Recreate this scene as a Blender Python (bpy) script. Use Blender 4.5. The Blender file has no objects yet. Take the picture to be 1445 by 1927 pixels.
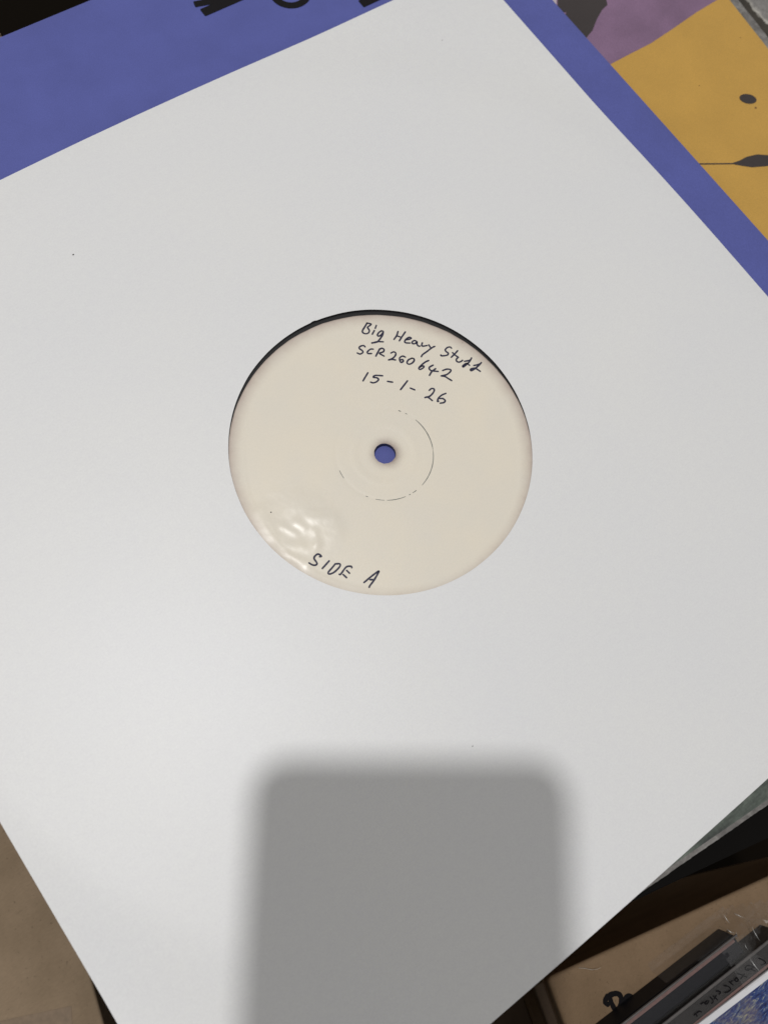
import bpy, bmesh, math, random
from mathutils import Vector, Matrix, noise

# ------------------------------------------------------------------ scene, camera, light
scene = bpy.context.scene
COL = scene.collection
U = 0.001                                   # everything below is written in millimetres

CAM = Vector((-77.78, -63.0, 244.8))
RIGHT = Vector((0.80932, -0.57779, 0.10567)).normalized()
BACK = Vector((-0.24763, -0.17250, 0.95337)).normalized()
UP = BACK.cross(RIGHT).normalized()
RIGHT = UP.cross(BACK).normalized()
cam_data = bpy.data.cameras.new('camera')
cam = bpy.data.objects.new('camera', cam_data)
COL.objects.link(cam)
m = Matrix((RIGHT, UP, BACK)).transposed().to_4x4()
m.translation = CAM * U
cam.matrix_world = m
cam_data.sensor_fit = 'HORIZONTAL'
cam_data.sensor_width = 4.298
cam_data.lens = 4.298 * 1492.6 / 1445.0
cam_data.clip_start = 0.002
cam_data.clip_end = 20
cam_data.dof.use_dof = True
cam_data.dof.aperture_fstop = 1.8
cam_data.dof.focus_distance = (CAM - Vector((0, 0, 0))).dot(BACK) * U
scene.camera = cam

world = bpy.data.worlds.new('World')
scene.world = world
world.use_nodes = True
bg = world.node_tree.nodes['Background']
bg.inputs[0].default_value = (1.0, 0.982, 0.962, 1)      # light coming back from the walls of the room
bg.inputs[1].default_value = 0.335

LAMP_POS = Vector((-215, 117, 1317))
ld = bpy.data.lights.new('ceiling_bulb', 'POINT')
ld.energy = 30.0
ld.color = (1.0, 0.990, 0.985)
ld.shadow_soft_size = 0.026
lamp = bpy.data.objects.new('ceiling_bulb', ld)
lamp.location = LAMP_POS * U
COL.objects.link(lamp)

scene.view_settings.view_transform = 'Standard'
scene.view_settings.look = 'None'
scene.view_settings.gamma = 1
scene.view_settings.exposure = 0.15
scene.render.resolution_x = 767
scene.render.resolution_y = 1024
scene.render.engine = 'CYCLES'
scene.cycles.max_bounces = 8
scene.cycles.transparent_max_bounces = 12

# ------------------------------------------------------------------ traced writing and print outlines (mm on their own surface)
title_writing = [[(20.85, 40.54), (19.44, 39.8), (17.79, 38.95), (17.54, 38.16), (18.13, 37.39), (19.11, 37.18), (19.89, 37.76), (19.99, 38.78), (20.1, 39.12), (21.74, 39.31), (21.81, 39.59), (21.3, 40.12), (20.87, 40.58)], [(23.08, 38.06), (22.12, 37.36)], [(21.37, 36.83), (19.93, 36.04)], [(23.4, 35.43), (22.22, 35.36), (21.22, 34.78), (21.4, 34.21), (22.54, 34.22), (23.76, 34.8), (23.4, 35.43)], [(23.76, 34.8), (22.82, 33.91), (21.26, 33.14), (20.18, 32.67), (21.43, 31.61)], [(20.26, 32.61), (18.91, 33.01), (17.85, 33.28)], [(20.0, 32.59), (18.85, 32.92), (17.88, 33.39)], [(28.17, 32.11), (26.87, 31.09), (25.22, 30.38)], [(30.22, 30.6), (28.18, 29.72), (26.46, 28.93)], [(26.81, 30.99), (27.59, 29.96)], [(28.54, 28.1), (29.68, 27.57), (30.62, 27.52), (30.24, 28.16), (28.87, 28.21), (27.83, 27.66), (28.0, 27.01), (29.1, 26.24)], [(31.38, 25.69), (30.9, 26.26), (29.88, 26.1), (29.81, 25.47), (30.58, 25.12), (31.51, 25.34), (30.9, 24.51), (30.94, 23.68), (31.37, 23.41)], [(32.82, 23.98), (32.17, 23.44), (32.07, 22.97), (32.8, 22.56), (33.61, 22.26)], [(34.28, 22.11), (34.19, 20.96), (34.56, 20.59)], [(35.69, 20.55), (34.48, 20.64), (32.11, 20.4), (30.21, 20.26), (29.36, 19.86)], [(40.27, 16.8), (40.16, 17.41), (39.07, 17.79), (37.99, 17.41), (37.96, 16.61), (38.2, 15.87), (37.55, 15.46), (36.45, 15.81), (35.45, 16.44), (35.56, 16.72)], [(41.52, 14.83), (39.81, 14.38), (38.12, 14.04)], [(39.6, 15.22), (39.8, 13.92), (40.25, 12.7)], [(40.25, 12.7), (39.16, 12.45), (38.83, 11.72), (39.27, 11.09), (40.14, 10.89), (40.76, 10.96)], [(44.01, 9.96), (42.68, 9.28), (41.04, 8.92), (39.44, 8.77), (39.53, 9.18), (40.56, 9.34), (41.43, 9.14), (41.7, 8.14)], [(41.16, 10.29), (42.19, 9.83), (43.14, 9.57)], [(39.42, 8.89), (40.53, 9.01), (41.1, 9.0)], [(39.68, 9.08), (40.73, 9.11)], [(45.86, 6.67), (44.28, 6.27), (42.76, 6.07), (41.14, 6.05), (40.82, 6.38), (41.19, 6.72), (42.14, 6.47), (42.85, 5.9), (43.5, 4.2)], [(42.95, 7.23), (44.0, 6.8), (44.8, 6.64)], [(41.09, 6.44), (41.69, 6.17), (42.33, 6.11)]]
catalogue_writing = [[(15.01, 33.4), (14.84, 34.1), (13.62, 34.45), (12.97, 33.99), (13.37, 32.69), (13.06, 32.02), (11.96, 32.08), (11.4, 32.89)], [(16.87, 31.17), (16.08, 31.67), (14.58, 31.4), (14.43, 30.73), (15.4, 30.12)], [(18.88, 30.08), (16.13, 28.51)], [(18.4, 29.86), (19.57, 29.89), (19.96, 29.05), (19.21, 28.47), (17.82, 28.72), (18.5, 27.0)], [(21.23, 26.67), (22.28, 26.53), (22.63, 25.78), (21.87, 25.04), (20.47, 24.71), (19.0, 24.95)], [(19.0, 24.95), (20.02, 24.54), (20.99, 23.68)], [(24.52, 22.74), (23.94, 23.55), (22.8, 23.58), (22.3, 23.03), (22.05, 22.31), (22.17, 21.79), (23.05, 21.86), (23.17, 22.48), (22.4, 22.79)], [(26.21, 21.18), (24.78, 21.28), (23.79, 20.69), (23.94, 19.9), (25.06, 19.6), (26.32, 19.96), (26.67, 20.67), (26.21, 21.18)], [(30.66, 17.3), (29.16, 17.45), (26.92, 17.14), (25.94, 16.71), (26.17, 16.12), (27.48, 16.08), (28.01, 16.44), (27.38, 16.85), (26.55, 16.85)], [(30.91, 15.05), (29.35, 15.07), (28.9, 14.38), (29.29, 13.54), (30.96, 12.17)], [(30.86, 13.48), (29.12, 13.31), (27.52, 12.59)], [(32.54, 11.58), (33.98, 11.25), (35.04, 10.4), (34.6, 9.82), (32.75, 9.6), (30.85, 10.22)], [(30.85, 10.22), (31.85, 9.31), (32.33, 8.14), (32.88, 6.85)]]
date_writing = [[(10.15, 24.83), (8.73, 24.12), (7.02, 23.25)], [(13.76, 21.21), (11.72, 22.65), (10.75, 22.45), (11.6, 21.7), (11.82, 20.83), (10.74, 20.49), (9.55, 20.76), (8.93, 21.45)], [(13.97, 18.57), (15.24, 17.41)], [(19.86, 15.04), (18.15, 14.43), (15.94, 13.65)], [(19.12, 12.28), (19.99, 10.96)], [(24.13, 8.1), (25.2, 8.21), (25.8, 7.47), (24.77, 6.66), (22.9, 6.25), (21.27, 6.72)], [(21.53, 6.7), (22.2, 6.27), (22.72, 4.47)], [(28.27, 4.07), (26.6, 4.32), (24.9, 3.95), (24.04, 3.19), (24.41, 3.1)], [(25.38, 3.64), (26.25, 3.08), (26.48, 2.05), (25.65, 1.71), (24.45, 2.2)]]
side_writing = [[(-39.66, -19.29), (-39.14, -19.52), (-39.28, -18.74), (-39.82, -18.21), (-40.91, -18.33), (-41.49, -18.85), (-41.49, -20.0), (-41.63, -20.71), (-42.35, -20.79), (-43.07, -20.19), (-43.59, -19.15)], [(-37.97, -22.09), (-41.11, -22.9)], [(-36.96, -23.99), (-38.6, -24.48), (-40.27, -24.95), (-40.36, -25.57), (-38.95, -25.97), (-36.97, -25.71), (-35.84, -25.21), (-35.8, -24.67), (-36.93, -23.95)], [(-33.27, -27.88), (-33.2, -27.46), (-34.13, -26.83), (-35.01, -26.81), (-37.43, -27.68), (-37.74, -27.47)], [(-35.12, -27.77), (-34.91, -28.94)], [(-36.79, -28.23), (-36.49, -29.58)], [(-32.78, -34.0), (-30.81, -33.79), (-28.39, -33.61), (-26.81, -33.65), (-27.99, -34.34), (-30.01, -35.25), (-31.81, -35.85), (-32.36, -36.15)], [(-30.74, -34.34), (-30.02, -34.78)]]
spine_writing = [[(13.05, -217.56), (14.2, -217.9), (14.78, -217.72), (14.42, -216.41), (13.55, -215.34)], [(10.52, -216.27), (9.75, -215.39), (8.72, -214.51), (7.52, -214.64), (7.69, -215.59), (9.12, -216.05), (10.25, -216.28)], [(7.92, -215.35), (9.01, -216.17), (9.84, -217.42)], [(4.16, -214.27), (5.12, -215.51), (6.02, -216.95)], [(5.91, -215.8), (3.92, -216.08)], [(2.85, -214.83), (1.94, -214.96), (2.22, -215.78), (3.13, -215.65), (2.85, -214.83)], [(0.06, -214.15), (0.44, -215.71)], [(0.14, -214.63), (0.94, -214.61), (1.27, -214.82)], [(-3.45, -215.68), (-2.58, -216.14), (-1.42, -216.3), (-1.01, -216.0), (-1.26, -215.0), (-2.24, -213.95)], [(-5.65, -213.55), (-4.94, -214.05), (-4.68, -214.75), (-5.47, -214.76)], [(-7.54, -213.91), (-7.1, -215.69)], [(-6.59, -214.42), (-7.91, -214.74)], [(-8.59, -213.51), (-8.58, -215.04), (-9.52, -215.23)], [(-9.74, -214.06), (-11.0, -214.31), (-11.13, -213.61), (-10.35, -213.6)], [(-11.41, -214.2), (-11.59, -213.26), (-12.67, -213.04)], [(-14.14, -214.94), (-14.79, -214.25), (-16.9, -214.04)], [(-16.08, -214.27), (-16.28, -214.91)]]
marker_writing = [[(-35.9, -196.63), (-36.89, -196.99), (-37.7, -197.68), (-37.39, -198.66)], [(-35.86, -196.85), (-33.95, -197.28), (-32.3, -198.31), (-32.02, -199.75), (-32.97, -201.08), (-34.51, -201.97)], [(-35.4, -197.38), (-36.05, -199.49), (-36.29, -201.91), (-35.21, -201.99)], [(-32.3, -202.34), (-31.47, -201.47), (-30.09, -201.1), (-29.07, -201.79), (-28.82, -203.11)]]
purple_area = [(172.65, 148.92), (170.8, 117.19), (177.93, 87.65), (187.82, 87.64), (201.38, 87.44), (216.59, 88.77), (230.69, 90.28), (244.27, 90.92), (255.07, 91.86), (258.43, 113.54), (226.39, 154.93)]
black_figure = [(187.64, 134.23), (177.56, 122.23), (178.26, 120.55), (177.96, 119.09), (179.4, 118.3), (176.33, 116.74), (173.06, 112.74), (172.93, 100.06), (178.17, 103.51), (183.19, 105.23), (188.73, 108.97), (194.19, 111.86), (197.99, 112.74), (199.1, 114.78), (208.75, 122.89)]
white_patch = [(175.83, 130.69), (172.58, 125.92), (174.87, 114.96), (178.02, 118.08), (176.23, 121.33), (181.4, 127.67)]
dot = [(222.3, 41.99), (221.85, 41.5), (221.21, 41.19), (220.44, 41.08), (219.58, 41.17), (218.7, 41.47), (217.84, 41.93), (217.08, 42.55), (216.46, 43.27), (216.03, 44.04), (215.81, 44.82), (215.82, 45.55), (216.05, 46.18), (216.5, 46.66), (217.14, 46.98), (217.91, 47.09), (218.77, 47.0), (219.65, 46.71), (220.51, 46.24), (221.28, 45.63), (221.9, 44.91), (222.33, 44.13), (222.55, 43.35), (222.54, 42.62)]
leaf = [(173.34, 33.65), (190.75, 23.63), (194.4, 22.93), (198.26, 22.76), (203.09, 21.28), (206.84, 18.64), (209.34, 15.67), (210.66, 12.79), (206.93, 13.18), (201.97, 15.2), (196.62, 17.75), (193.19, 20.66), (190.72, 22.94), (172.9, 33.16)]

# ------------------------------------------------------------------ helpers
random.seed(4)

def link(o, parent=None):
    COL.objects.link(o)
    if parent is not None:
        o.parent = parent
    return o

def mesh_obj(name, verts, faces, material=None, parent=None, smooth=False):
    me = bpy.data.meshes.new(name)
    me.from_pydata([(x * U, y * U, z * U) for x, y, z in verts], [], faces)
    me.validate(); me.update()
    if smooth:
        for p in me.polygons:
            p.use_smooth = True
    o = bpy.data.objects.new(name, me)
    if material:
        me.materials.append(material)
    return link(o, parent)

def bm_obj(name, bm, material=None, parent=None, smooth=False):
    bmesh.ops.recalc_face_normals(bm, faces=bm.faces)
    me = bpy.data.meshes.new(name)
    bm.to_mesh(me); bm.free()
    me.transform(Matrix.Scale(U, 4))
    if smooth:
        for p in me.polygons:
            p.use_smooth = True
    o = bpy.data.objects.new(name, me)
    if material:
        me.materials.append(material)
    return link(o, parent)

def empty(name, loc=(0, 0, 0), rz=0.0):
    o = bpy.data.objects.new(name, None)
    o.location = Vector(loc) * U
    o.rotation_euler = (0, 0, rz)
    return link(o)

def tag(o, label, cat, group=None):
    o['label'] = label; o['category'] = cat
    if group:
        o['group'] = group
    return o

def keep(o, parent):
    """parent without moving (world positions are written directly)"""
    o.parent = parent
    o.matrix_parent_inverse = parent.matrix_basis.inverted()
    return o

def bevel(o, w, seg=3, ang=30):
    md = o.modifiers.new('bevel', 'BEVEL')
    md.width = w * U; md.segments = seg; md.limit_method = 'ANGLE'; md.angle_limit = math.radians(ang)
    md.harden_normals = False
    for p in o.data.polygons:
        p.use_smooth = True
    wn = o.modifiers.new('weighted', 'WEIGHTED_NORMAL')
    wn.keep_sharp = True
    return o

def prism(name, poly, z0, z1, material, parent=None, inset_bottom=0.0):
    """poly: counter-clockwise xy outline"""
    n = len(poly)
    cx = sum(p[0] for p in poly) / n; cy = sum(p[1] for p in poly) / n
    k = 1.0 - inset_bottom
    v = [(x, y, z1) for x, y in poly] + [(cx + (x - cx) * k, cy + (y - cy) * k, z0) for x, y in poly]
    f = [tuple(range(n)), tuple(range(2 * n - 1, n - 1, -1))]
    f += [(i, i + n, (i + 1) % n + n, (i + 1) % n) for i in range(n)]
    o = mesh_obj(name, v, f, material)
    bm = bmesh.new(); bm.from_mesh(o.data)
    bmesh.ops.recalc_face_normals(bm, faces=bm.faces)
    bm.to_mesh(o.data); bm.free()
    if parent is not None:
        o.parent = parent
    return o

def frame_rect(o0, a, u0, u1, v0, v1):
    """rectangle in a frame turned by a degrees about o0"""
    c, s = math.cos(math.radians(a)), math.sin(math.radians(a))
    return [(o0[0] + u * c - v * s, o0[1] + u * s + v * c) for u, v in ((u0, v0), (u1, v0), (u1, v1), (u0, v1))]

def smoothstep(a, b, x):
    t = min(1.0, max(0.0, (x - a) / (b - a)))
    return t * t * (3 - 2 * t)

def fbm(x, y, z=0.0, o=3):
    return noise.fractal(Vector((x, y, z)), 1.0, 2.0, o)

def spline(pts, step=0.22):
    """Catmull-Rom through the traced points"""
    if len(pts) == 2:
        pts = [pts[0], ((pts[0][0] + pts[1][0]) / 2, (pts[0][1] + pts[1][1]) / 2), pts[1]]
    P = [Vector((p[0], p[1])) for p in pts]
    P = [P[0] * 2 - P[1]] + P + [P[-1] * 2 - P[-2]]
    out = []
    for i in range(1, len(P) - 2):
        a, b, c, d = P[i - 1], P[i], P[i + 1], P[i + 2]
        n = max(2, int((c - b).length / step))
        for k in range(n):
            t = k / n
            out.append(0.5 * ((2 * b) + (c - a) * t + (2 * a - 5 * b + 4 * c - d) * t * t + (3 * b - a - 3 * c + d) * t ** 3))
    out.append(P[-2].copy())
    return out

def pen_strokes(name, strokes, width, zfun, thick, material, parent=None, step=0.22):
    """felt-pen strokes: thin raised ribbons with round ends that follow the surface"""
    V, F = [], []
    for si, st in enumerate(strokes):
        P = spline(st, step)
        base_z = thick + 0.004 * (si % 7)
        n = len(P)
        ring = []
        for i, p in enumerate(P):
            d = (P[min(i + 1, n - 1)] - P[max(i - 1, 0)])
            d = d.normalized() if d.length > 1e-6 else Vector((1, 0))
            q = Vector((-d.y, d.x))
            w = width * 0.5 * (1.0 + 0.16 * fbm(p.x * 0.9 + si, p.y * 0.9))
            if i == 0 or i == n - 1:
                w *= 0.72
            k = len(V)
            a, b = p + q * w, p - q * w
            V += [(a.x, a.y, zfun(a.x, a.y) + base_z), (b.x, b.y, zfun(b.x, b.y) + base_z)]
            if i:
                F.append((k - 2, k - 1, k + 1, k))
        for end, sgn in ((0, -1), (n - 1, 1)):
            p = P[end]
            d = (P[1] - P[0]) if end == 0 else (P[-1] - P[-2])
            a0 = math.atan2(d.y * sgn, d.x * sgn)
            k = len(V); r = width * 0.5
            V.append((p.x, p.y, zfun(p.x, p.y) + base_z + 0.002))
            for j in range(10):
                t = a0 + j * math.tau / 10
                V.append((p.x + r * math.cos(t), p.y + r * math.sin(t), zfun(p.x, p.y) + base_z + 0.002))
            for j in range(10):
                F.append((k, k + 1 + j, k + 1 + (j + 1) % 10))
    return mesh_obj(name, V, F, material, parent)

def sheet(name, poly, z, material, parent=None, t=0.06):
    o = prism(name, poly, z - 0.02, z + t, material)
    if parent is not None:
        o.parent = parent
    return o

# ------------------------------------------------------------------ materials
class NT:
    def __init__(s, name):
        s.m = bpy.data.materials.new(name); s.m.use_nodes = True
        s.t = s.m.node_tree; s.b = s.t.nodes['Principled BSDF']
        s.tc = s.t.nodes.new('ShaderNodeTexCoord')
    def n(s, typ, **kw):
        x = s.t.nodes.new(typ)
        for k, v in kw.items():
            setattr(x, k, v)
        return x
    def l(s, a, b):
        s.t.links.new(a, b)
    def noise(s, scale, detail=4, rough=0.55, vec=None, dist=0.0):
        x = s.n('ShaderNodeTexNoise')
        x.inputs['Scale'].default_value = scale; x.inputs['Detail'].default_value = detail
        x.inputs['Roughness'].default_value = rough; x.inputs['Distortion'].default_value = dist
        s.l(vec or s.tc.outputs['Object'], x.inputs['Vector'])
        return x.outputs['Fac']
    def ramp(s, fac, stops, interp='LINEAR'):
        x = s.n('ShaderNodeValToRGB')
        x.color_ramp.interpolation = interp
        e = x.color_ramp.elements
        while len(e) < len(stops):
            e.new(0.5)
        for i, (p, c) in enumerate(stops):
            e[i].position = p; e[i].color = (*c, 1)
        s.l(fac, x.inputs[0])
        return x.outputs[0]
    def mix(s, fac, a, b, mode='MIX'):
        x = s.n('ShaderNodeMix', data_type='RGBA', blend_type=mode)
        for sock, val in ((x.inputs[0], fac), (x.inputs[6], a), (x.inputs[7], b)):
            if isinstance(val, (int, float)):
                sock.default_value = val
            elif isinstance(val, tuple):
                sock.default_value = (*val, 1)
            else:
                s.l(val, sock)
        return x.outputs[2]
    def math(s, op, a, b=0.0, clamp=False):
        x = s.n('ShaderNodeMath', operation=op, use_clamp=clamp)
        for sock, val in ((x.inputs[0], a), (x.inputs[1], b)):
            if isinstance(val, (int, float)):
                sock.default_value = val
            else:
                s.l(val, sock)
        return x.outputs[0]
    def bump(s, h, strength, dist_mm):
        x = s.n('ShaderNodeBump')
        x.inputs['Strength'].default_value = strength; x.inputs['Distance'].default_value = dist_mm * U
        s.l(h, x.inputs['Height']); s.l(x.outputs[0], s.b.inputs['Normal'])
        return x
    def out(s, col, rough=0.6, spec=0.5):
        if isinstance(col, tuple):
            s.b.inputs['Base Color'].default_value = (*col, 1)
        else:
            s.l(col, s.b.inputs['Base Color'])
        if isinstance(rough, (int, float)):
            s.b.inputs['Roughness'].default_value = rough
        else:
            s.l(rough, s.b.inputs['Roughness'])
        s.b.inputs['Specular IOR Level'].default_value = spec
        return s.m

def sc(c, k):
    return tuple(x * k for x in c)

def printed(name, c, rough=0.5, grain=0.06, spec=0.4, mottle=0.05, bump=0.12):
    """ink on card: fine grain, soft mottling, faint tooth"""
    s = NT(name)
    g = s.noise(2600, 3, 0.7); b = s.noise(55, 4, 0.6)
    col = s.mix(1.0, c, s.ramp(g, [(0.3, (1 - grain,) * 3), (0.7, (1 + grain,) * 3)]), 'MULTIPLY')
    col = s.mix(1.0, col, s.ramp(b, [(0.3, (1 - mottle,) * 3), (0.7, (1 + mottle,) * 3)]), 'MULTIPLY')
    s.bump(g, bump, 0.06)
    r = s.math('ADD', s.math('MULTIPLY', b, 0.15), rough - 0.075)
    return s.out(col, r, spec)

def paper(name, c):
    s = NT(name)
    g = s.noise(1500, 4, 0.75); f = s.noise(420, 3, 0.6); b = s.noise(16, 3, 0.5)
    col = s.mix(1.0, c, s.ramp(g, [(0.25, (0.945,) * 3), (0.75, (1.04,) * 3)]), 'MULTIPLY')
    col = s.mix(1.0, col, s.ramp(f, [(0.3, (0.988, 0.985, 0.99)), (0.7, (1.01, 1.012, 1.005))]), 'MULTIPLY')
    col = s.mix(1.0, col, s.ramp(b, [(0.3, (0.985, 0.988, 0.998)), (0.7, (1.01, 1.008, 1.0))]), 'MULTIPLY')
    h = s.math('ADD', s.math('MULTIPLY', g, 0.5), f)
    s.bump(h, 0.40, 0.07)
    return s.out(col, 0.46, 0.62)

def cardboard(name, c, k=1.0):
    s = NT(name)
    mp = s.n('ShaderNodeMapping'); mp.inputs['Scale'].default_value = (1, 6, 1)
    s.l(s.tc.outputs['Object'], mp.inputs['Vector'])
    fib = s.noise(900, 4, 0.7, mp.outputs[0]); b = s.noise(38, 4, 0.65); spk = s.noise(1300, 2, 0.5)
    col = s.mix(1.0, sc(c, k), s.ramp(fib, [(0.25, (0.86, 0.86, 0.86)), (0.75, (1.12, 1.12, 1.12))]), 'MULTIPLY')
    col = s.mix(1.0, col, s.ramp(b, [(0.3, (0.84, 0.83, 0.80)), (0.7, (1.12, 1.12, 1.12))]), 'MULTIPLY')
    col = s.mix(s.ramp(spk, [(0.66, (0, 0, 0)), (0.74, (0.5, 0.5, 0.5))]), col, sc(c, 0.35))
    w = s.n('ShaderNodeTexWave', bands_direction='Y'); w.inputs['Scale'].default_value = 55
    w.inputs['Distortion'].default_value = 0.6
    s.l(s.tc.outputs['Object'], w.inputs['Vector'])
    h = s.math('ADD', s.math('MULTIPLY', w.outputs['Fac'], 0.5), s.math('MULTIPLY', fib, 0.4))
    s.bump(h, 0.25, 0.15)
    return s.out(col, 0.78, 0.25)

PAPER = paper('white sleeve paper', (0.788, 0.790, 0.788))
BLUE = printed('blue violet card', (0.098, 0.115, 0.37), rough=0.50, grain=0.14, spec=0.35, mottle=0.06)
INK_BLACK = printed('black print', (0.010, 0.009, 0.010), rough=0.65, grain=0.2, spec=0.12)
YELLOW = printed('ochre yellow print', (0.57, 0.33, 0.066), rough=0.42, grain=0.15, spec=0.5, mottle=0.045)
PURPLE = printed('dusty purple print', (0.235, 0.140, 0.235), rough=0.42, grain=0.16, spec=0.5, mottle=0.14)
CHARCOAL = printed('charcoal print', (0.045, 0.036, 0.035), rough=0.5, grain=0.15)
CREAM = printed('pale lilac print', (0.55, 0.48, 0.50), rough=0.5)
BOARD = cardboard('brown cardboard', (0.238, 0.160, 0.095))
BOARD_PALE = cardboard('greyish brown cardboard', (0.235, 0.172, 0.112))
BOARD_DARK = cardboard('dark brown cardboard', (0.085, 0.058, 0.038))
MARKER = printed('black marker ink', (0.008, 0.007, 0.008), rough=0.7, spec=0.1)
PEN = printed('blue black pen ink', (0.018, 0.018, 0.050), rough=0.5, grain=0.35)
WHITE_CARD = printed('white card border', (0.70, 0.70, 0.72), rough=0.4, grain=0.03)

def mat_worn_edge():
    s = NT('worn grey card edge')
    a = s.noise(260, 5, 0.7); b = s.noise(1500, 3, 0.6)
    col = s.ramp(a, [(0.3, (0.11, 0.105, 0.10)), (0.5, (0.19, 0.18, 0.17)), (0.72, (0.32, 0.31, 0.29))])
    s.bump(b, 0.4, 0.15)
    return s.out(col, 0.7, 0.3)
WORN = mat_worn_edge()

def mat_green():
    s = NT('grey green print')
    mp = s.n('ShaderNodeMapping'); mp.inputs['Scale'].default_value = (1, 5, 1)
    s.l(s.tc.outputs['Object'], mp.inputs['Vector'])
    a = s.noise(80, 5, 0.65, mp.outputs[0]); b = s.noise(600, 4, 0.7)
    col = s.ramp(a, [(0.3, (0.045, 0.050, 0.048)), (0.55, (0.105, 0.125, 0.105)), (0.75, (0.17, 0.195, 0.165))])
    col = s.mix(1.0, col, s.ramp(b, [(0.3, (0.7,) * 3), (0.7, (1.2,) * 3)]), 'MULTIPLY')
    return s.out(col, 0.45, 0.4)
GREEN = mat_green()

def mat_rock():
    s = NT('grey stone and dark band')
    sep = s.n('ShaderNodeSeparateXYZ'); s.l(s.tc.outputs['Object'], sep.inputs[0])
    jag = s.noise(160, 5, 0.7); a = s.noise(70, 6, 0.7); b = s.noise(500, 4, 0.7)
    # dark band beside the yellow jacket, then a ragged pale rim and grey stone
    e1 = s.math('SUBTRACT', s.math('MULTIPLY', sep.outputs[0], 994.0), s.math('MULTIPLY', sep.outputs[1], 111.0))
    x = s.math('ADD', s.math('SUBTRACT', e1, 242.0), s.math('MULTIPLY', s.math('SUBTRACT', jag, 0.5), 9.0))
    t = s.math('DIVIDE', s.math('SUBTRACT', x, 0.0), 30.0, True)
    zone = s.ramp(t, [(0.0, (0.030, 0.024, 0.018)), (0.26, (0.045, 0.038, 0.028)), (0.30, (0.42, 0.40, 0.36)), (0.36, (0.22, 0.21, 0.20)), (1.0, (0.17, 0.165, 0.16))])
    col = s.mix(1.0, zone, s.ramp(a, [(0.3, (0.6,) * 3), (0.7, (1.5,) * 3)]), 'MULTIPLY')
    col = s.mix(1.0, col, s.ramp(b, [(0.3, (0.8,) * 3), (0.7, (1.2,) * 3)]), 'MULTIPLY')
    return s.out(col, 0.5, 0.4)
ROCK = mat_rock()

def mat_vinyl():
    s = NT('black vinyl')
    n1 = s.noise(900, 2, 0.5)
    s.bump(n1, 0.05, 0.05)
    return s.out((0.012, 0.012, 0.013), 0.28, 0.6)
VINYL = mat_vinyl()

SPIN = (-2.05, -2.25)
HOLE_C = (-0.84, 0.40); HOLE_R = 50.65; HALF = 155.3
LAB_C = (-1.85, -1.45); LAB_R = 50.85
def mat_label():
    s = NT('cream label paper')
    sep = s.n('ShaderNodeSeparateXYZ'); s.l(s.tc.outputs['Object'], sep.inputs[0])
    def dist(cx, cy):
        dx = s.math('SUBTRACT', sep.outputs[0], cx * U); dy = s.math('SUBTRACT', sep.outputs[1], cy * U)
        return s.math('MULTIPLY', s.math('SQRT', s.math('ADD', s.math('MULTIPLY', dx, dx), s.math('MULTIPLY', dy, dy))), 1000.0)
    g = s.noise(1800, 3, 0.7); b = s.noise(45, 4, 0.6); e = s.noise(260, 4, 0.7)
    base = s.mix(1.0, (0.82, 0.76, 0.645), s.ramp(g, [(0.3, (0.975,) * 3), (0.7, (1.02,) * 3)]), 'MULTIPLY')
    base = s.mix(1.0, base, s.ramp(b, [(0.3, (0.97, 0.98, 1.0)), (0.7, (1.02, 1.01, 0.99))]), 'MULTIPLY')
    # black vinyl that bled into the paper while pressing: at the rim and round the hole
    jr = s.math('MULTIPLY', s.math('SUBTRACT', e, 0.5), 1.8); jb = s.math('MULTIPLY', s.math('SUBTRACT', b, 0.5), 2.6)
    d = s.math('ADD', s.math('ADD', dist(*LAB_C), jr), jb)
    rim = s.math('DIVIDE', s.math('SUBTRACT', d, LAB_R - 5.5), 6.0, True)
    rim = s.math('POWER', rim, 1.9)
    col = s.mix(s.math('MULTIPLY', rim, 0.66), base, (0.27, 0.165, 0.155))
    ds = s.math('ADD', dist(SPIN[0] + 0.4, SPIN[1] - 0.2), jr)
    hole = s.math('SUBTRACT', 1.0, s.math('DIVIDE', s.math('SUBTRACT', ds, 3.3), 4.2, True))
    hole = s.math('POWER', hole, 2.4)
    col = s.mix(s.math('MULTIPLY', hole, 0.72), col, (0.20, 0.125, 0.115))
    h = s.math('ADD', s.math('MULTIPLY', g, 0.6), s.math('MULTIPLY', s.noise(500, 3, 0.6), 0.6))
    s.bump(h, 0.34, 0.05)
    return s.out(col, 0.31, 0.55)
LABEL = mat_label()

def mat_plain(name, c, rough, spec=0.5, metal=0.0):
    s = NT(name)
    n1 = s.noise(700, 3, 0.6)
    col = s.mix(1.0, c, s.ramp(n1, [(0.3, (0.85,) * 3), (0.7, (1.12,) * 3)]), 'MULTIPLY')
    s.b.inputs['Metallic'].default_value = metal
    return s.out(col, rough, spec)
BLACK_PLASTIC = mat_plain('black tray plastic', (0.008, 0.008, 0.011), 0.55, 0.2)
GREY_INSERT = mat_plain('dark grey insert card', (0.040, 0.036, 0.033), 0.6, 0.2)
PINK_INSERT = mat_plain('faded brown pink insert strip', (0.22, 0.125, 0.105), 0.5)
GAP_FLOOR = mat_plain('near black gap floor', (0.006, 0.004, 0.002), 0.95, 0.1)  # near-black colour stands in for the deep shade between the boxes
PHONE_BLACK = mat_plain('phone black glass', (0.012, 0.012, 0.013), 0.25)
PHONE_METAL = mat_plain('phone dark metal', (0.08, 0.08, 0.085), 0.35, 0.5, 1.0)
SPECK = mat_plain('dark speck', (0.05, 0.045, 0.04), 0.8)
HAIR = mat_plain('pale fibre', (0.5, 0.47, 0.42), 0.5)

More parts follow.
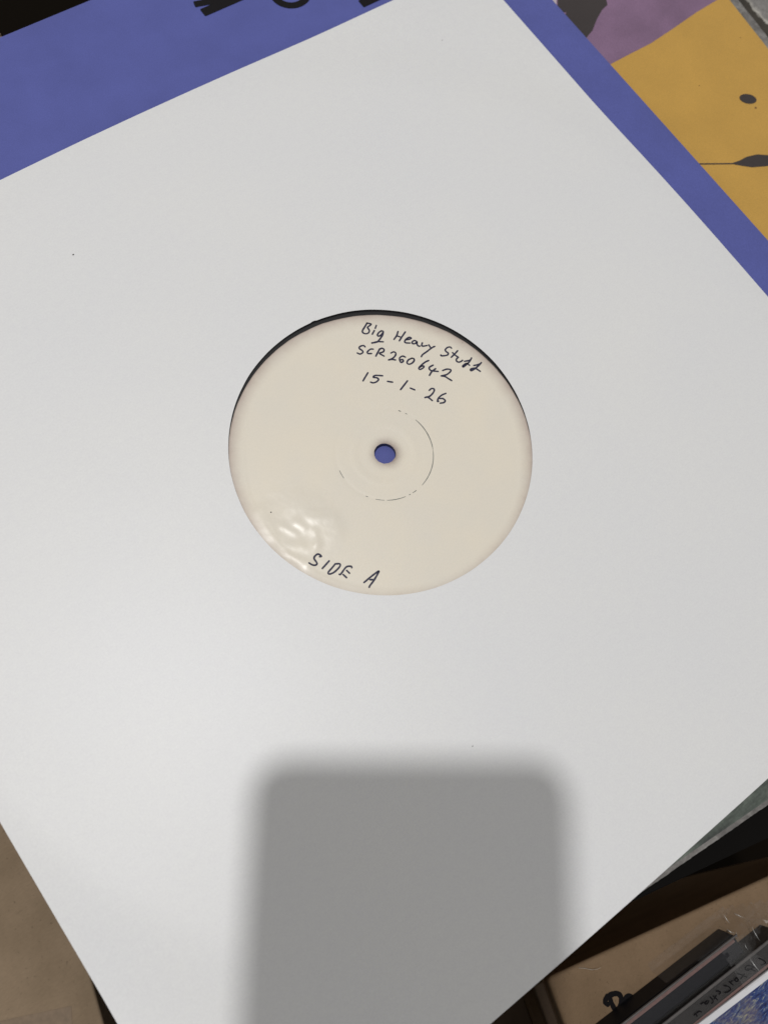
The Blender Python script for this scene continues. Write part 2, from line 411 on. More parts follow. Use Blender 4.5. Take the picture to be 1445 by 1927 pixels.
def mat_clear(name, tint, rough, fac, haze=0.0):
    """thin clear plastic: mostly see-through with a sharp surface reflection"""
    s = NT(name)
    t = s.n('ShaderNodeBsdfTransparent'); t.inputs[0].default_value = (*tint, 1)
    g = s.n('ShaderNodeBsdfGlossy'); g.inputs['Roughness'].default_value = rough
    g.inputs['Color'].default_value = (1, 1, 1, 1)
    f = s.n('ShaderNodeLayerWeight'); f.inputs['Blend'].default_value = 0.5
    ff = s.math('ADD', s.math('MULTIPLY', s.math('POWER', f.outputs['Facing'], 4.0), 0.35), fac * 0.12)
    mx = s.n('ShaderNodeMixShader')
    s.l(ff, mx.inputs[0]); s.l(t.outputs[0], mx.inputs[1]); s.l(g.outputs[0], mx.inputs[2])
    last = mx.outputs[0]
    if haze:
        d = s.n('ShaderNodeBsdfDiffuse'); d.inputs[0].default_value = (0.8, 0.8, 0.8, 1)
        h = s.n('ShaderNodeMixShader'); h.inputs[0].default_value = haze
        s.l(last, h.inputs[1]); s.l(d.outputs[0], h.inputs[2]); last = h.outputs[0]
    o = s.t.nodes['Material Output']
    s.l(last, o.inputs['Surface'])
    return s.m
FILM = mat_clear('clear cellophane', (0.965, 0.96, 0.955), 0.16, 0.15, 0.03)
GLINT_CREASE = mat_clear('folded cellophane crease', (0.93, 0.93, 0.92), 0.22, 0.34, 0.05)
CLEAR = mat_clear('clear case plastic', (0.94, 0.94, 0.95), 0.06, 0.16)

def mat_paint():
    s = NT('blue painted picture print')
    mp = s.n('ShaderNodeMapping'); mp.inputs['Rotation'].default_value = (0, 0, 0.35); mp.inputs['Scale'].default_value = (1.0, 3.2, 1)
    s.l(s.tc.outputs['Object'], mp.inputs['Vector'])
    a = s.noise(165, 5, 0.72, mp.outputs[0], 1.4); b = s.noise(70, 4, 0.6); c = s.noise(380, 4, 0.6, mp.outputs[0], 0.8)
    col = s.ramp(a, [(0.38, (0.006, 0.010, 0.055)), (0.49, (0.014, 0.036, 0.16)), (0.57, (0.05, 0.09, 0.22)), (0.63, (0.36, 0.35, 0.24))])
    col = s.mix(s.ramp(b, [(0.48, (0, 0, 0)), (0.62, (0.75, 0.75, 0.75))]), col, s.ramp(c, [(0.38, (0.055, 0.045, 0.12)), (0.52, (0.15, 0.13, 0.15)), (0.66, (0.34, 0.32, 0.21))]))
    return s.out(col, 0.4, 0.5)
PAINT = mat_paint()

# ------------------------------------------------------------------ the setting
fl = mesh_obj('floor', [(-1500, -1500, -320), (1500, -1500, -320), (1500, 1500, -320), (-1500, 1500, -320)], [(0, 1, 2, 3)], GAP_FLOOR)
fl['kind'] = 'structure'

# ------------------------------------------------------------------ cardboard boxes
def box_left():
    r = empty('cardboard_box', (-160.1, -85.2, -319))
    tag(r, 'greyish brown cardboard box under the lower left edge of the white sleeve', 'box', 'cardboard boxes under the records')
    def part(name, poly, z0, z1, mt, bev=1.2, inset=0.0):
        o = prism(name, poly, z0, z1, mt, None, inset)
        bevel(o, bev)
        return keep(o, r)
    A = -13.7
    o0 = (-160.1, -85.2)
    part('wall', frame_rect(o0, A, -300, -1.5, -190, 240), -319, -18.3, BOARD_PALE, 2.5, 0.03)
    part('flap', frame_rect(o0, A, -300, 0, -26.0, 240), -18.0, -14.0, BOARD_PALE, 0.7)
    part('flap', frame_rect(o0, A, -300, 0.3, -190, -26.4), -17.9, -14.1, BOARD_PALE, 0.7)
    tp = sheet('dark_strip', frame_rect((-175.0, -80.5), -26.0, -90, 9.0, -48, 0), -13.95, DARK_STRIP, None, 0.05)  # thin sheet, slightly darker brown than the flap under it
    keep(tp, r)
DARK_STRIP = mat_plain('darker brown strip', (0.185, 0.128, 0.078), 0.5, 0.4)
box_left()

def box_right():
    r = empty('cardboard_box', (-50, -180, -319))
    tag(r, 'brown cardboard box marked with thick black pen below the clear cases', 'box', 'cardboard boxes under the records')
    A = -15.6
    o0 = (-49.4, -179.0)
    b = prism('wall', frame_rect(o0, A, 0, 135, -210, 0), -319, -62, BOARD, None, 0.0)
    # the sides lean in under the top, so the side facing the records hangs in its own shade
    for v in b.data.vertices:
        if v.co.z < -0.2:
            c, s_ = math.cos(math.radians(A)), math.sin(math.radians(A))
            v.co.x += (s_ * 62) * U; v.co.y -= (c * 62) * U
    bevel(b, 1.8, 5)
    keep(b, r)
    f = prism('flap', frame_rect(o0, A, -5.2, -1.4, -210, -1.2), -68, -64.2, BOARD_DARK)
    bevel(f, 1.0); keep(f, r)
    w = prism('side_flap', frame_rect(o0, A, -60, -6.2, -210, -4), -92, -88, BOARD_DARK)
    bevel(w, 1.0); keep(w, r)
    mk = pen_strokes('marker_writing', marker_writing, 1.75, lambda x, y: -62.0, 0.06, MARKER, None, 0.4)
    mk['label'] = 'thick black marker letters on brown cardboard'
    keep(mk, r)
box_right()

def box_mid():
    r = empty('cardboard_box', (0, 0, -319))
    tag(r, 'cardboard box with zigzag torn edge peeking out at the top left corner', 'box', 'cardboard boxes under the records')
    w = prism('wall', [(-85, -146), (165, -146), (165, 90), (-28, 90), (-28, 150), (-70, 150), (-70, 60)], -319, -22, BOARD)
    bevel(w, 2.0); keep(w, r)
    # top flap with a sawtooth torn edge
    edge = []
    y = 150.0; k = 0
    while y < 246:
        edge.append((-20.2 - 0.25 * max(0, y - 226) + (0.0 if k % 2 else -1.3) + 0.5 * fbm(y * .7, 3.1), y)); y += 1.35 + 0.5 * fbm(y, 9.0); k += 1
    poly = [(-70, 100), (-20.5, 100)] + edge + [(-70, 246)]
    f = prism('torn_flap', poly, -21.0, -18.0, BOARD_PALE)
    keep(f, r)
    p = prism('flap', [(-60, -110), (145, -110), (145, 85), (-60, 85)], -21.9, -17.8, BOARD)
    keep(p, r)
box_mid()

# ------------------------------------------------------------------ record jackets
def jacket_board(name, poly, z0, z1, mt, parent, bev=0.9):
    o = prism(name, poly, z0, z1, mt)
    bevel(o, bev, 4)
    return keep(o, parent)

def stone_jacket():
    r = empty('record_jacket', (254.0, 70, -13.6), math.radians(-6.4))
    tag(r, 'grey stone patterned record jacket peeking out beyond the yellow jacket', 'record jacket', 'stacked record jackets')
    jacket_board('front_cover', frame_rect((254, 70), -6.4, -240, 60, -140, 150), -13.4, -10.0, ROCK, r)
    sp = prism('spine', frame_rect((254, 70), -6.4, 60.05, 61.2, -140, 150), -13.3, -10.1, WORN); keep(sp, r)
stone_jacket()

def black_jacket():
    A = -14.7
    o0 = (31.0, -174.3)
    r = empty('record_jacket', (o0[0], o0[1], -20.6), math.radians(A))
    tag(r, 'black record jacket almost lost in the dark gap below the yellow jacket', 'record jacket', 'stacked record jackets')
    jacket_board('front_cover', frame_rect(o0, A, -70, 200, 0, 250), -15.9, -14.2, JET, r, 0.5)
    jacket_board('back_cover', frame_rect(o0, A, -69.6, 199.6, 0.6, 250), -17.7, -16.0, JET, r, 0.5)
JET = printed('matt black card', (0.004, 0.0035, 0.003), rough=0.7, grain=0.2, spec=0.08)
black_jacket()

def yellow_jacket():
    A = -6.37
    r = empty('record_jacket', (0, 0, -9.2), math.radians(A))
    tag(r, 'worn yellow and purple record jacket with black dot under the blue jacket', 'record jacket', 'stacked record jackets')
    jacket_board('back_cover', frame_rect((0, 0), A, -73.5, 241.3, -158.0, 156.8), -9.3, -8.0, WORN, r, 0.5)
    # ragged worn rim of the front board
    pts = []
    u0, u1, v0, v1 = -74.0, 241.8, -158.6, 157.2
    def along(p, q, n):
        for i in range(n):
            t = i / n
            x, y = p[0] + (q[0] - p[0]) * t, p[1] + (q[1] - p[1]) * t
            pts.append((x, y))
    along((u0, v0), (u1, v0), 420); along((u1, v0), (u1, v1), 420); along((u1, v1), (u0, v1), 60); along((u0, v1), (u0, v0), 60)
    c, s = math.cos(math.radians(A)), math.sin(math.radians(A))
    rag = []
    for i, (x, y) in enumerate(pts):
        j = 0.14 * fbm(x * 0.2, y * 0.2) + 0.13 * fbm(x * 1.6, y * 1.6, 5)
        if i < 420: y += j
        elif i < 840: x += j
        rag.append((x * c - y * s, x * s + y * c))
    b = prism('front_cover', rag, -7.9, -6.15, WORN); keep(b, r)
    def print_sheet(name, poly, z, mt):
        o = sheet(name, poly, z, mt, None, 0.03); return keep(o, r)
    print_sheet('yellow_area', frame_rect((0, 0), A, -72, 237.9, -120, 155), -6.13, YELLOW)
    print_sheet('grey_green_border', frame_rect((0, 0), A, -72, 237.9, -157.3, -120.2), -6.13, GREEN)
    print_sheet('purple_area', purple_area[::-1], -6.08, PURPLE)
    print_sheet('white_patch', white_patch, -6.06, CREAM)
    print_sheet('black_figure', black_figure, -6.04, CHARCOAL)
    print_sheet('dot', dot, -6.06, CHARCOAL)
    print_sheet('leaf', leaf, -6.06, CHARCOAL)
    for u, v, q in ((158 + 30, 97, 0.35), (232, 40, 0.35), (236, 96, 0.3), (239, 70, 0.28), (219, 39, 0.5), (205, 60, 0.25)):
        o = sheet('speck', [(u + q * math.cos(t), v + q * math.sin(t)) for t in [k * math.tau / 8 for k in range(8)]], -6.09, RUST, None, 0.02)
        keep(o, r)
RUST = mat_plain('rusty spot', (0.16, 0.07, 0.02), 0.6)
yellow_jacket()

def blue_jacket():
    r = empty('record_jacket', (17.5, 55, -5.9))
    tag(r, 'plain blue record jacket with black letters directly under the white sleeve', 'record jacket', 'stacked record jackets')
    L = [(-140.5, -102), (175.2, -102), (175.2, 213.2), (-140.5, 213.2)]
    jacket_board('back_cover', [(x + (0.3 if x < 0 else -0.3), y + (0.3 if y < 0 else -0.3)) for x, y in L], -5.95, -4.75, BLUE, r, 0.4)
    # front board, very slightly bowed along its right edge
    V = []; F = []
    nx = 40
    for j in range(nx + 1):
        for i in range(nx + 1):
            x = -140.5 + (175.2 + 140.5) * i / nx; y = -102 + 315.2 * j / nx
            edge = smoothstep(120, 175, x)
            V.append((x, y, -3.0 + 0.25 * edge * math.sin((y + 102) / 315 * math.pi) - 0.05))
    for j in range(nx):
        for i in range(nx):
            k = j * (nx + 1) + i
            F.append((k, k + 1, k + nx + 2, k + nx + 1))
    o = mesh_obj('front_cover', V, F, BLUE, None, True)
    sd = o.modifiers.new('thick', 'SOLIDIFY'); sd.thickness = 1.5 * U; sd.offset = -1
    bv = o.modifiers.new('bevel', 'BEVEL'); bv.width = 0.35 * U; bv.segments = 3; bv.limit_method = 'ANGLE'; bv.angle_limit = math.radians(50)
    keep(o, r)
    # black letters (stems run along the jacket's edge)
    def bar(a, b, w):
        a, b = Vector(a), Vector(b); d = (b - a).normalized(); q = Vector((-d.y, d.x)) * w / 2
        rr = 0.5
        pts = []
        for cen, sg in ((a, -1), (b, 1)):
            for lat in ((1, -1) if sg < 0 else (-1, 1)):
                c = cen + q * lat - d * sg * rr - q.normalized() * lat * rr
                st = [k / 3 * math.pi / 2 for k in range(4)]
                arc = []
                for t in st:
                    arc.append(c + q.normalized() * lat * rr * math.cos(t) + d * sg * rr * math.sin(t))
                if not ((sg < 0 and lat == 1) or (sg > 0 and lat == -1)):
                    arc = arc[::-1]
                pts += [(p.x, p.y) for p in arc]
        return pts
    def letter(bars, z0=-2.98):
        """one letter = one mesh; its bars overlap a few hundredths of a millimetre apart in height"""
        bm = bmesh.new()
        for i, (a, b, w) in enumerate(bars):
            P = bar(a, b, w)
            top = [bm.verts.new((x, y, z0 + 0.06 + 0.012 * i)) for x, y in P]
            bot = [bm.verts.new((x, y, z0 - 0.12)) for x, y in P]
            bm.faces.new(top); n = len(P)
            for k in range(n):
                bm.faces.new((top[k], bot[k], bot[(k + 1) % n], top[(k + 1) % n]))
        return keep(bm_obj('letter', bm, INK_BLACK), r)
    letter([((45.6, 187.2), (64, 187.2), 4.0), ((45.0, 192.3), (63, 187.6), 3.0), ((45.2, 199.5), (64, 199.5), 4.0), ((46, 198.5), (62, 192), 3.0)])
    bm = bmesh.new(); n = 40; rings = []
    for rad in (8.0, 5.0):
        for z in (-2.92, -3.1):
            rings.append([bm.verts.new((81.4 + rad * 1.05 * math.cos(t), 179.4 + rad * math.sin(t), z)) for t in [k * math.tau / n for k in range(n)]])
    for k in range(n):
        k2 = (k + 1) % n
        bm.faces.new((rings[0][k], rings[0][k2], rings[2][k2], rings[2][k]))
        bm.faces.new((rings[0][k], rings[1][k], rings[1][k2], rings[0][k2]))
        bm.faces.new((rings[2][k], rings[2][k2], rings[3][k2], rings[3][k]))
    keep(bm_obj('letter', bm, INK_BLACK), r)
    letter([((103.0, 161.0), (122, 161.0), 4.0), ((119.8, 159), (119.8, 175), 4.0)])
blue_jacket()

# ------------------------------------------------------------------ vinyl record with label
def label_z(x, y):
    """height of the label paper: flat, a faint press ring, and the blistered patch at the lower left"""
    z = -0.46
    d = math.hypot(x - SPIN[0], y - SPIN[1])
    z -= 0.045 * math.exp(-((d - 16.3) / 0.55) ** 2)
    z += 0.05 * smoothstep(45.3, 46.3, d) - 0.07 * (1 - smoothstep(8.2, 9.6, d)) + 0.05 * math.exp(-((d - 10.6) / 0.9) ** 2)
    def ridge(ax, ay, bx, by, w, h):
        vx, vy = bx - ax, by - ay
        t = max(0, min(1, ((x - ax) * vx + (y - ay) * vy) / (vx * vx + vy * vy)))
        q = math.hypot(x - ax - t * vx, y - ay - t * vy)
        return h * math.exp(-(q / w) ** 2)
    m = smoothstep(13, 6, math.hypot((x + 41), (y + 7)) - 6)
    if m > 0:
        z += m * (ridge(-30.5, -15.0, -35.5, -2.0, 5.0, 0.28) + ridge(-33.5, -5.6, -27.5, -8.8, 0.7, 0.07) + ridge(-47.6, -12.5, -43.0, -20.5, 0.9, 0.10)
                  + ridge(-34.6, -7.2, -28.6, -11.2, 1.9, 0.20) + ridge(-39.6, -6.0, -38.6, -8.6, 1.4, 0.20)
                  + ridge(-36.2, -11.5, -38.0, -15.4, 1.3, 0.16) + ridge(-38.0, -15.4, -44.4, -19.4, 1.5, 0.17)
                  + ridge(-44.0, -4.4, -41.6, -8.6, 1.2, 0.15) + ridge(-46.8, 3.4, -47.8, -5.0, 2.4, 0.22)
                  + ridge(-45.4, -11.0, -42.6, -13.4, 1.8, 0.15)
                  + 0.05 * fbm(x * 0.26, y * 0.26, 2.0) + 0.014 * fbm(x * 1.6, y * 1.6, 7.0) - 0.02)
    return min(z, 0.30 - 0.57 * smoothstep(45.5, 49.6, math.hypot(x - HOLE_C[0], y - HOLE_C[1])))

def vinyl_record():
    r = empty('vinyl_record', (SPIN[0], SPIN[1], -2.5))
    tag(r, 'black vinyl record inside the white sleeve, cream hand written label showing through the hole', 'vinyl record')
    # disc: lathe profile (radius, z)
    prof = [(3.62, -2.35), (3.62, -0.70), (3.75, -0.60), (51.6, -0.60), (51.9, -0.62), (53.0, -0.62), (53.3, -0.66)]
    q = 53.5
    while q < 148:
        prof += [(q, -0.70), (q + 0.35, -0.74)]; q += 2.2
    prof += [(149.2, -0.60), (150.4, -0.85), (150.9, -1.45), (150.4, -2.1), (149.2, -2.35)]
    n = 128; V, F = [], []
    for R_, z in prof:
        for k in range(n):
            t = k * math.tau / n
            V.append((SPIN[0] + R_ * math.cos(t), SPIN[1] + R_ * math.sin(t), z))
    for i in range(len(prof) - 1):
        for k in range(n):
            F.append((i * n + k, i * n + (k + 1) % n, (i + 1) * n + (k + 1) % n, (i + 1) * n + k))
    i = len(prof) - 1
    for k in range(n):
        F.append((i * n + k, i * n + (k + 1) % n, (k + 1) % n, k))
    d = mesh_obj('disc', V, F, VINYL, None, True)
    bm = bmesh.new(); bm.from_mesh(d.data); bmesh.ops.recalc_face_normals(bm, faces=bm.faces); bm.to_mesh(d.data); bm.free()
    em = d.modifiers.new('split', 'EDGE_SPLIT'); em.split_angle = math.radians(40)
    keep(d, r)
    # label paper
    n, mr = 420, 110
    V, F = [], []
    for j in range(mr + 1):
        t = j / mr
        for k in range(n):
            a = k * math.tau / n
            hx = SPIN[0] + (3.35 + 0.30 * max(0, math.cos(a + 0.9)) ** 8 + 0.10 * fbm(math.cos(a) * 3, math.sin(a) * 3)) * math.cos(a) * 1.06
            hy = SPIN[1] + (3.35 + 0.10 * fbm(math.cos(a) * 3 + 4, math.sin(a) * 3)) * math.sin(a) * 1.06
            ox = LAB_C[0] + (LAB_R + 0.12 * fbm(math.cos(a) * 9, math.sin(a) * 9, 4)) * math.cos(a)
            oy = LAB_C[1] + (LAB_R + 0.12 * fbm(math.cos(a) * 9, math.sin(a) * 9, 4)) * math.sin(a)
            x, y = hx + (ox - hx) * t, hy + (oy - hy) * t
            V.append((x, y, label_z(x, y)))
    for j in range(mr):
        for k in range(n):
            F.append((j * n + k, (j + 1) * n + k, (j + 1) * n + (k + 1) % n, j * n + (k + 1) % n))
    # rim down to the vinyl
    b0 = len(V)
    for k in range(n):
        x, y, z = V[mr * n + k]; V.append((x, y, -0.598))
    for k in range(n):
        F.append((mr * n + k, b0 + k, b0 + (k + 1) % n, mr * n + (k + 1) % n))
    lb = mesh_obj('label', V, F, LABEL, None, True)
    lb['label'] = 'cream paper label with blue black pen writing'
    keep(lb, r)
    def sub(o):
        o.parent = lb
        o.matrix_parent_inverse = r.matrix_basis.inverted() @ Matrix.Identity(4)
        o.matrix_parent_inverse = Matrix.Identity(4)
        return o
    for nm, st in (('title_writing', title_writing), ('catalogue_writing', catalogue_writing), ('date_writing', date_writing), ('side_writing', side_writing)):
        sub(pen_strokes(nm, st, 0.60, label_z, 0.025, PEN))
    # broken dark press ring
    for a0, a1, w in ((38.2, 34.8, .28), (29.3, 26.5, .2), (14.9, -28.8, .30), (-28.8, -76.7, .26), (-85.6, -91.5, .2), (-94, -96.4, .22), (-100.4, -123.1, .24), (-125.7, -136.5, .18), (-145.2, -148.1, .2), (179.2, 168.1, .2)):
        V, F = [], []
        m_ = 24
        for i in range(m_ + 1):
            t = math.radians(a0 + (a1 - a0) * i / m_)
            ww = w * (0.35 + 0.65 * math.sin(math.pi * min(1, max(0, i / m_))) ** 0.5) * (1 + 0.4 * fbm(t * 9, w * 50))
            for rr in (16.3 - ww / 2, 16.3 + ww / 2):
                x, y = SPIN[0] + rr * math.cos(t), SPIN[1] + rr * math.sin(t)
                V.append((x, y, label_z(x, y) + 0.06))
            if i:
                k = 2 * i; F.append((k - 2, k - 1, k + 1, k))
        sub(mesh_obj('press_ring', V, F, RING))
    for x, y, q in ((-44.3, 1.44, 0.22), (44.8, 16.4, 0.12)):
        V = [(x + q * math.cos(t), y + q * math.sin(t), label_z(x, y) + 0.04) for t in [k * math.tau / 8 for k in range(8)]]
        sub(mesh_obj('speck', V, [tuple(range(8))], SPECK))
RING = mat_plain('grey green press mark', (0.16, 0.17, 0.155), 0.6)
vinyl_record()

# ------------------------------------------------------------------ white paper sleeve
def sleeve_sheet(name, top, thick, parent):
    n, mr = 384, 90
    V, F = [], []
    for layer in (0, 1):
        for j in range(mr + 1):
            t = j / mr
            for k in range(n):
                a = k * math.tau / n
                c, s = math.cos(a), math.sin(a)
                hr = HOLE_R + 0.05 * fbm(c * 6, s * 6, 2)
                if abs(a - 1.45) < 0.012: hr += 0.22
                q = HALF / max(abs(c), abs(s))
                hx, hy = HOLE_C[0] + hr * c, HOLE_C[1] + hr * s
                x, y = hx + (q * c - hx) * t, hy + (q * s - hy) * t
                rr = math.hypot(x - SPIN[0], y - SPIN[1])
                z = 0.0 if top else -2.55
                dr = smoothstep(149, 178, rr)
                z += (-1.75 if top else 0.55) * dr
                ff = smoothstep(52, 75, rr)
                if top:
                    z += ff * (0.16 * fbm(x * 0.013, y * 0.013, 1.0) + 0.02 * fbm(x * 0.06, y * 0.06, 6.0))
                    z += 0.06 * math.exp(-((rr - 53) / 2.5) ** 2) * fbm(c * 3, s * 3, 8)
                V.append((x, y, z - (thick if layer else 0)))
    L = (mr + 1) * n
    for j in range(mr):
        for k in range(n):
            k2 = (k + 1) % n
            a, b, c_, d = j * n + k, (j + 1) * n + k, (j + 1) * n + k2, j * n + k2
            F.append((a, b, c_, d)); F.append((L + a, L + d, L + c_, L + b))
    for k in range(n):
        k2 = (k + 1) % n
        F.append((k, k2, L + k2, L + k))
        F.append((mr * n + k, L + mr * n + k, L + mr * n + k2, mr * n + k2))
    o = mesh_obj(name, V, F, PAPER, None, True)
    em = o.modifiers.new('split', 'EDGE_SPLIT'); em.split_angle = math.radians(50)
    return keep(o, parent)

def sleeve():
    r = empty('paper_sleeve', (0, 0, -2.7))
    tag(r, 'white square paper record sleeve with round centre hole, lying on blue jacket', 'record sleeve')
    sleeve_sheet('front_sheet', True, 0.14, r)
    sleeve_sheet('back_sheet', False, 0.14, r)
    for x, y, q in ((-49.7, 115.3, 0.22), (118.7, 127.5, 0.15), (-34.7, -93.5, 0.13)):
        V = [(x + q * math.cos(t) * 1.5, y + q * math.sin(t), 0.16) for t in [k * math.tau / 8 for k in range(8)]]
        keep(mesh_obj('speck', V, [tuple(range(8))], SPECK), r)
sleeve()

# ------------------------------------------------------------------ clear cases, cellophane, picture card
CO = (12.5, -205.1); CA = -4.8
def case_rect(u0, u1, v0, v1):
    return frame_rect(CO, CA, u0, u1, v0, v1)

def cases():
    r = empty('cd_case', (CO[0], CO[1], -61.9), math.radians(CA))
    tag(r, 'clear plastic disc case with black tray and faded pink strip on the cardboard', 'disc case', 'clear disc cases')
    def part(name, rect, z0, z1, mt, bev, parent, label=None):
        o = prism(name, rect, z0, z1, mt); bevel(o, bev, 3)
        keep(o, parent)
        if label: o['label'] = label
        return o
    part('tray', case_rect(-130, -0.6, -6.9, -0.15), -61.9, -51.6, BLACK_PLASTIC, 0.5, r)
    part('insert_strip', case_rect(-130, -1.6, -2.2, -0.9), -51.58, -51.2, PINK_INSERT, 0.1, r, 'faded pinkish brown strip')
    part('lid', case_rect(-131, 0, -7.1, 0), -51.1, -50.0, CLEAR, 0.7, r)
    part('ridge', case_rect(-131, 0, -0.55, 0.12), -50.6, -49.75, EDGE_HIGHLIGHT, 0.25, r)
    r2 = empty('cd_case', (CO[0], CO[1] - 8, -61.9), math.radians(CA))
    tag(r2, 'dark clear disc case with black hand writing along its spine', 'disc case', 'clear disc cases')
    part('tray', case_rect(-130, 14, -14.6, -7.6), -61.9, -50.4, GREY_INSERT, 0.5, r2)
    part('lid', case_rect(-131, 15, -15.0, -7.25), -50.15, -49.7, CLEAR, 0.7, r2)
    part('ridge', case_rect(-131, 9, -8.4, -7.4), -50.2, -49.45, EDGE_HIGHLIGHT, 0.3, r2)
    part('insert_strip', case_rect(-130, 10, -14.4, -13.6), -50.38, -50.2, PINK_INSERT, 0.1, r2)
    w = pen_strokes('spine_writing', spine_writing, 0.42, lambda x, y: -49.68, 0.03, MARKER)
    keep(w, r2)
EDGE_HIGHLIGHT = mat_plain('plastic edge highlight', (0.10, 0.092, 0.088), 0.4)  # paler grey painted on the ridges as the highlight along the case edges
cases()

def cellophane():
    """crumpled clear bag round the end of the cases"""
    c, s = math.cos(math.radians(CA)), math.sin(math.radians(CA))
    nu, nv = 34, 15
    V, F = [], []
    rnd = random.Random(11)
    for j in range(nv + 1):
        for i in range(nu + 1):
            u = -34 + 58 * i / nu; v = -15.3 + 21.8 * j / nv
            up = -49.2 if u < 0.6 else -49.2 - 11.5 * smoothstep(0.6, 15, u) ** 0.7
            wall = smoothstep(0.2, 1.9, v)
            z = up + (-61.3 - up) * wall
            if v > 1.9: z = -61.5 + 0.35 * abs(fbm(u * .22, v * .3, 3))
            cr = 0.3 + 2.2 * smoothstep(-7, 3, u)
            f1 = abs(fbm(u * 0.19 + v * 0.12, v * 0.16, 1.5)) + 0.45 * abs(fbm(u * 0.45, v * 0.42 + u * .2, 4.0)) + 0.10 * rnd.uniform(-1, 1)
            z += cr * (f1 - 0.25) * (1 if u > -1 else 0.5)
            z = max(z, -61.75)
            if u < 0.4 and -15.2 < v < 0.6: z = max(z, -49.25 + 0.06 * f1)
            V.append((CO[0] + u * c - v * s, CO[1] + u * s + v * c, z))
    def inside(u, v):
        if u > 24 - 0.10 * abs(v + 6) ** 1.5 + 1.2 * fbm(v * .3, 2.0): return False
        if v < -0.6 and u < -8 + 1.5 * fbm(v * .5, 6.0): return False
        if v <= 0.5 and u < -17: return False
        if v > 0.5 and u < -30 + 1.0 * fbm(v, 1): return False
        if v > 5.4 - 0.9 * smoothstep(-10, 2, u) + 0.25 * fbm(u * .3, 7) : return False
        if u > 2 and v > 5.5 - 0.42 * (u - 2): return False
        return True
    for j in range(nv):
        for i in range(nu):
            u = -34 + 58 * (i + .5) / nu; v = -15.3 + 21.8 * (j + .5) / nv
            if inside(u, v):
                k = j * (nu + 1) + i
                if (i + j) % 2:
                    F += [(k, k + 1, k + nu + 2), (k, k + nu + 2, k + nu + 1)]
                else:
                    F += [(k, k + 1, k + nu + 1), (k + 1, k + nu + 2, k + nu + 1)]
    o = mesh_obj('cellophane_bag', V, F, FILM, None, False)
    tag(o, 'crumpled clear cellophane bag round the end of the disc cases', 'plastic bag')
    # creases added for glints, each tilted to mirror the lamp into the camera
    for a, b in [((14.96, -200.52, -56.0), (14.52, -203.65, -56.0)), ((19.07, -203.6, -58.0), (20.84, -206.44, -58.0)), ((20.17, -209.09, -54.0), (18.96, -213.53, -54.0)), ((11.42, -202.93, -52.0), (12.34, -205.1, -52.0)), ((13.22, -205.08, -51.0), (12.14, -206.8, -51.0)), ((12.57, -208.69, -49.0), (12.01, -210.56, -49.0)), ((11.02, -213.28, -48.8), (10.57, -217.68, -48.8))]:
        a, b = Vector(a), Vector(b)
        d = b - a
        mid = (a + b) / 2
        h = ((CAM - mid).normalized() + (LAMP_POS - mid).normalized()).normalized()
        dz = -(d.x * h.x + d.y * h.y) / h.z
        a.z, b.z = mid.z - dz / 2, mid.z + dz / 2
        bm = bmesh.new(); rings = []
        t = (b - a).normalized(); q = t.cross(Vector((0, 0, 1))).normalized(); w = q.cross(t)
        for i in range(9):
            f = i / 8
            c_ = a.lerp(b, f) + q * 0.18 * math.sin(f * 3.0)
            rr = 0.05 + 0.20 * math.sin(math.pi * min(1.0, 0.08 + f * 0.9))
            rings.append([bm.verts.new(c_ + q * rr * math.cos(g) + w * rr * 0.7 * math.sin(g)) for g in [k * math.tau / 10 for k in range(10)]])
        for r0, r1 in zip(rings, rings[1:]):
            for k in range(10):
                bm.faces.new((r0[k], r0[(k + 1) % 10], r1[(k + 1) % 10], r1[k]))
        bm_obj('glint_crease', bm, GLINT_CREASE, o, True)
cellophane()

def picture_card():
    r = empty('picture_card', (-1.5, -218.5, -60), math.radians(-6.1))
    tag(r, 'white bordered card with blue painted picture at the lower right corner', 'picture card')
    o0 = (-1.5, -218.45)
    b = prism('card', frame_rect(o0, -6.1, -90, 45, -120, 0), -50.2, -49.2, WHITE_CARD)
    bevel(b, 0.2, 2); keep(b, r)
    p = sheet('picture', frame_rect(o0, -6.1, -88, 43, -118, -1.95), -49.19, PAINT, None, 0.03); keep(p, r)
picture_card()

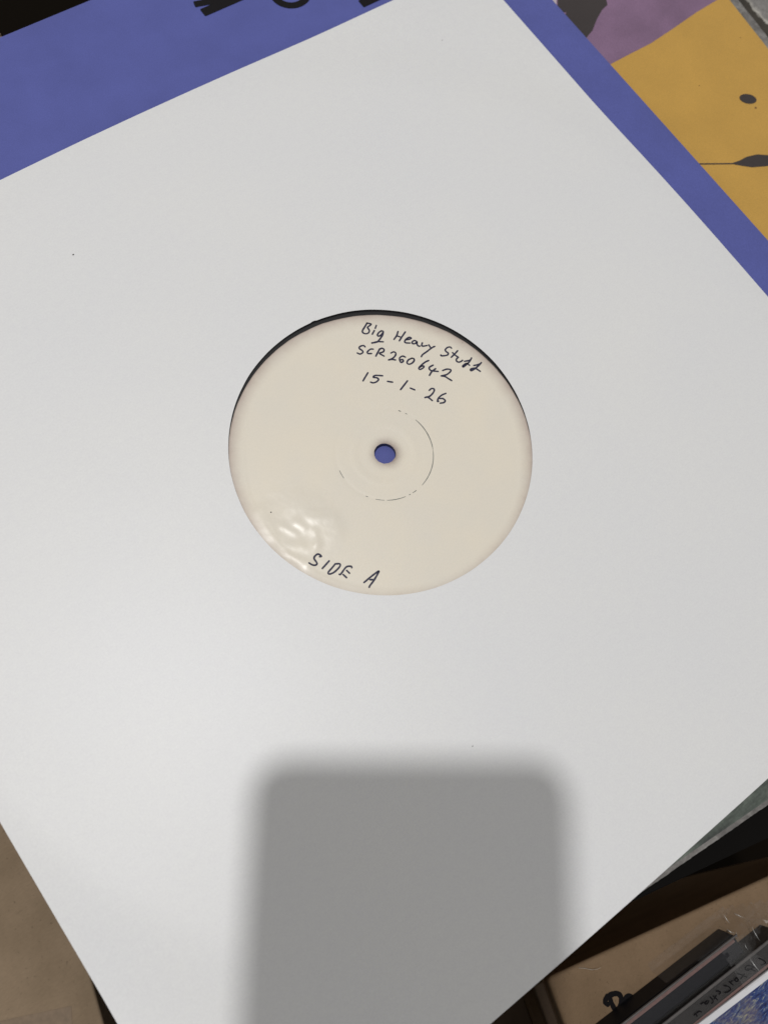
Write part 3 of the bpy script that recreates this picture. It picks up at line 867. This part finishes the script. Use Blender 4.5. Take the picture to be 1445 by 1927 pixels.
def stray_fibre():
    pts = [Vector(p) for p in ((-38.5, -183.3, -61.2), (-37.2, -184.2, -60.7), (-35.2, -186.2, -60.2), (-33.6, -187.0, -59.6), (-32.4, -187.2, -59.2))]
    bm = bmesh.new(); rings = []
    for i, p in enumerate(pts):
        rr = 0.09
        rings.append([bm.verts.new(p + Vector((rr * math.cos(t), rr * math.sin(t) * .7, rr * math.sin(t)))) for t in [k * math.tau / 5 for k in range(5)]])
    for a, b in zip(rings, rings[1:]):
        for k in range(5):
            bm.faces.new((a[k], a[(k + 1) % 5], b[(k + 1) % 5], b[k]))
    o = bm_obj('fibre', bm, HAIR)
    tag(o, 'tiny pale fibre on the edge of the brown cardboard box', 'fibre')
stray_fibre()

# ------------------------------------------------------------------ the phone that takes the picture; it throws the grey shadow
def phone():
    W_, H_, T_ = 75.3, 152.0, 8.0
    lens_from_left, lens_from_top = 50.0, 11.0
    r = empty('smartphone')
    mw = Matrix((RIGHT, UP, BACK)).transposed().to_4x4()
    mw.translation = CAM * U
    r.matrix_world = mw
    tag(r, 'black smartphone held above the sleeve, throwing the square grey shadow', 'phone')
    def slab(name, x0, x1, y0, y1, z0, z1, rad, mt):
        P = []
        for cx, cy, a0 in ((x1 - rad, y1 - rad, 0), (x0 + rad, y1 - rad, 90), (x0 + rad, y0 + rad, 180), (x1 - rad, y0 + rad, 270)):
            for k in range(7):
                t = math.radians(a0 + 15 * k); P.append((cx + rad * math.cos(t), cy + rad * math.sin(t)))
        o = prism(name, P, z0, z1, mt); o.parent = r
        bevel(o, min(1.0, (z1 - z0) * 0.3), 2, 50)
        return o
    xl = -lens_from_left; yt = lens_from_top
    slab('body', xl, xl + W_, yt - H_, yt, 1.6, 1.6 + T_, 9.0, PHONE_METAL)
    slab('back_glass', xl + 1, xl + W_ - 1, yt - H_ + 1, yt - 1, 1.2, 1.62, 8.0, PHONE_BLACK)
    slab('screen', xl + 1.5, xl + W_ - 1.5, yt - H_ + 1.5, yt - 1.5, 1.58 + T_, 2.0 + T_, 7.5, PHONE_BLACK)
    slab('side_button', xl + W_ - 0.2, xl + W_ + 0.5, yt - 60, yt - 45, 4, 6.5, 0.3, PHONE_METAL)
    slab('lens', -4.5, 4.5, -4.5, 4.5, 0.6, 1.25, 4.4, PHONE_BLACK)
phone()
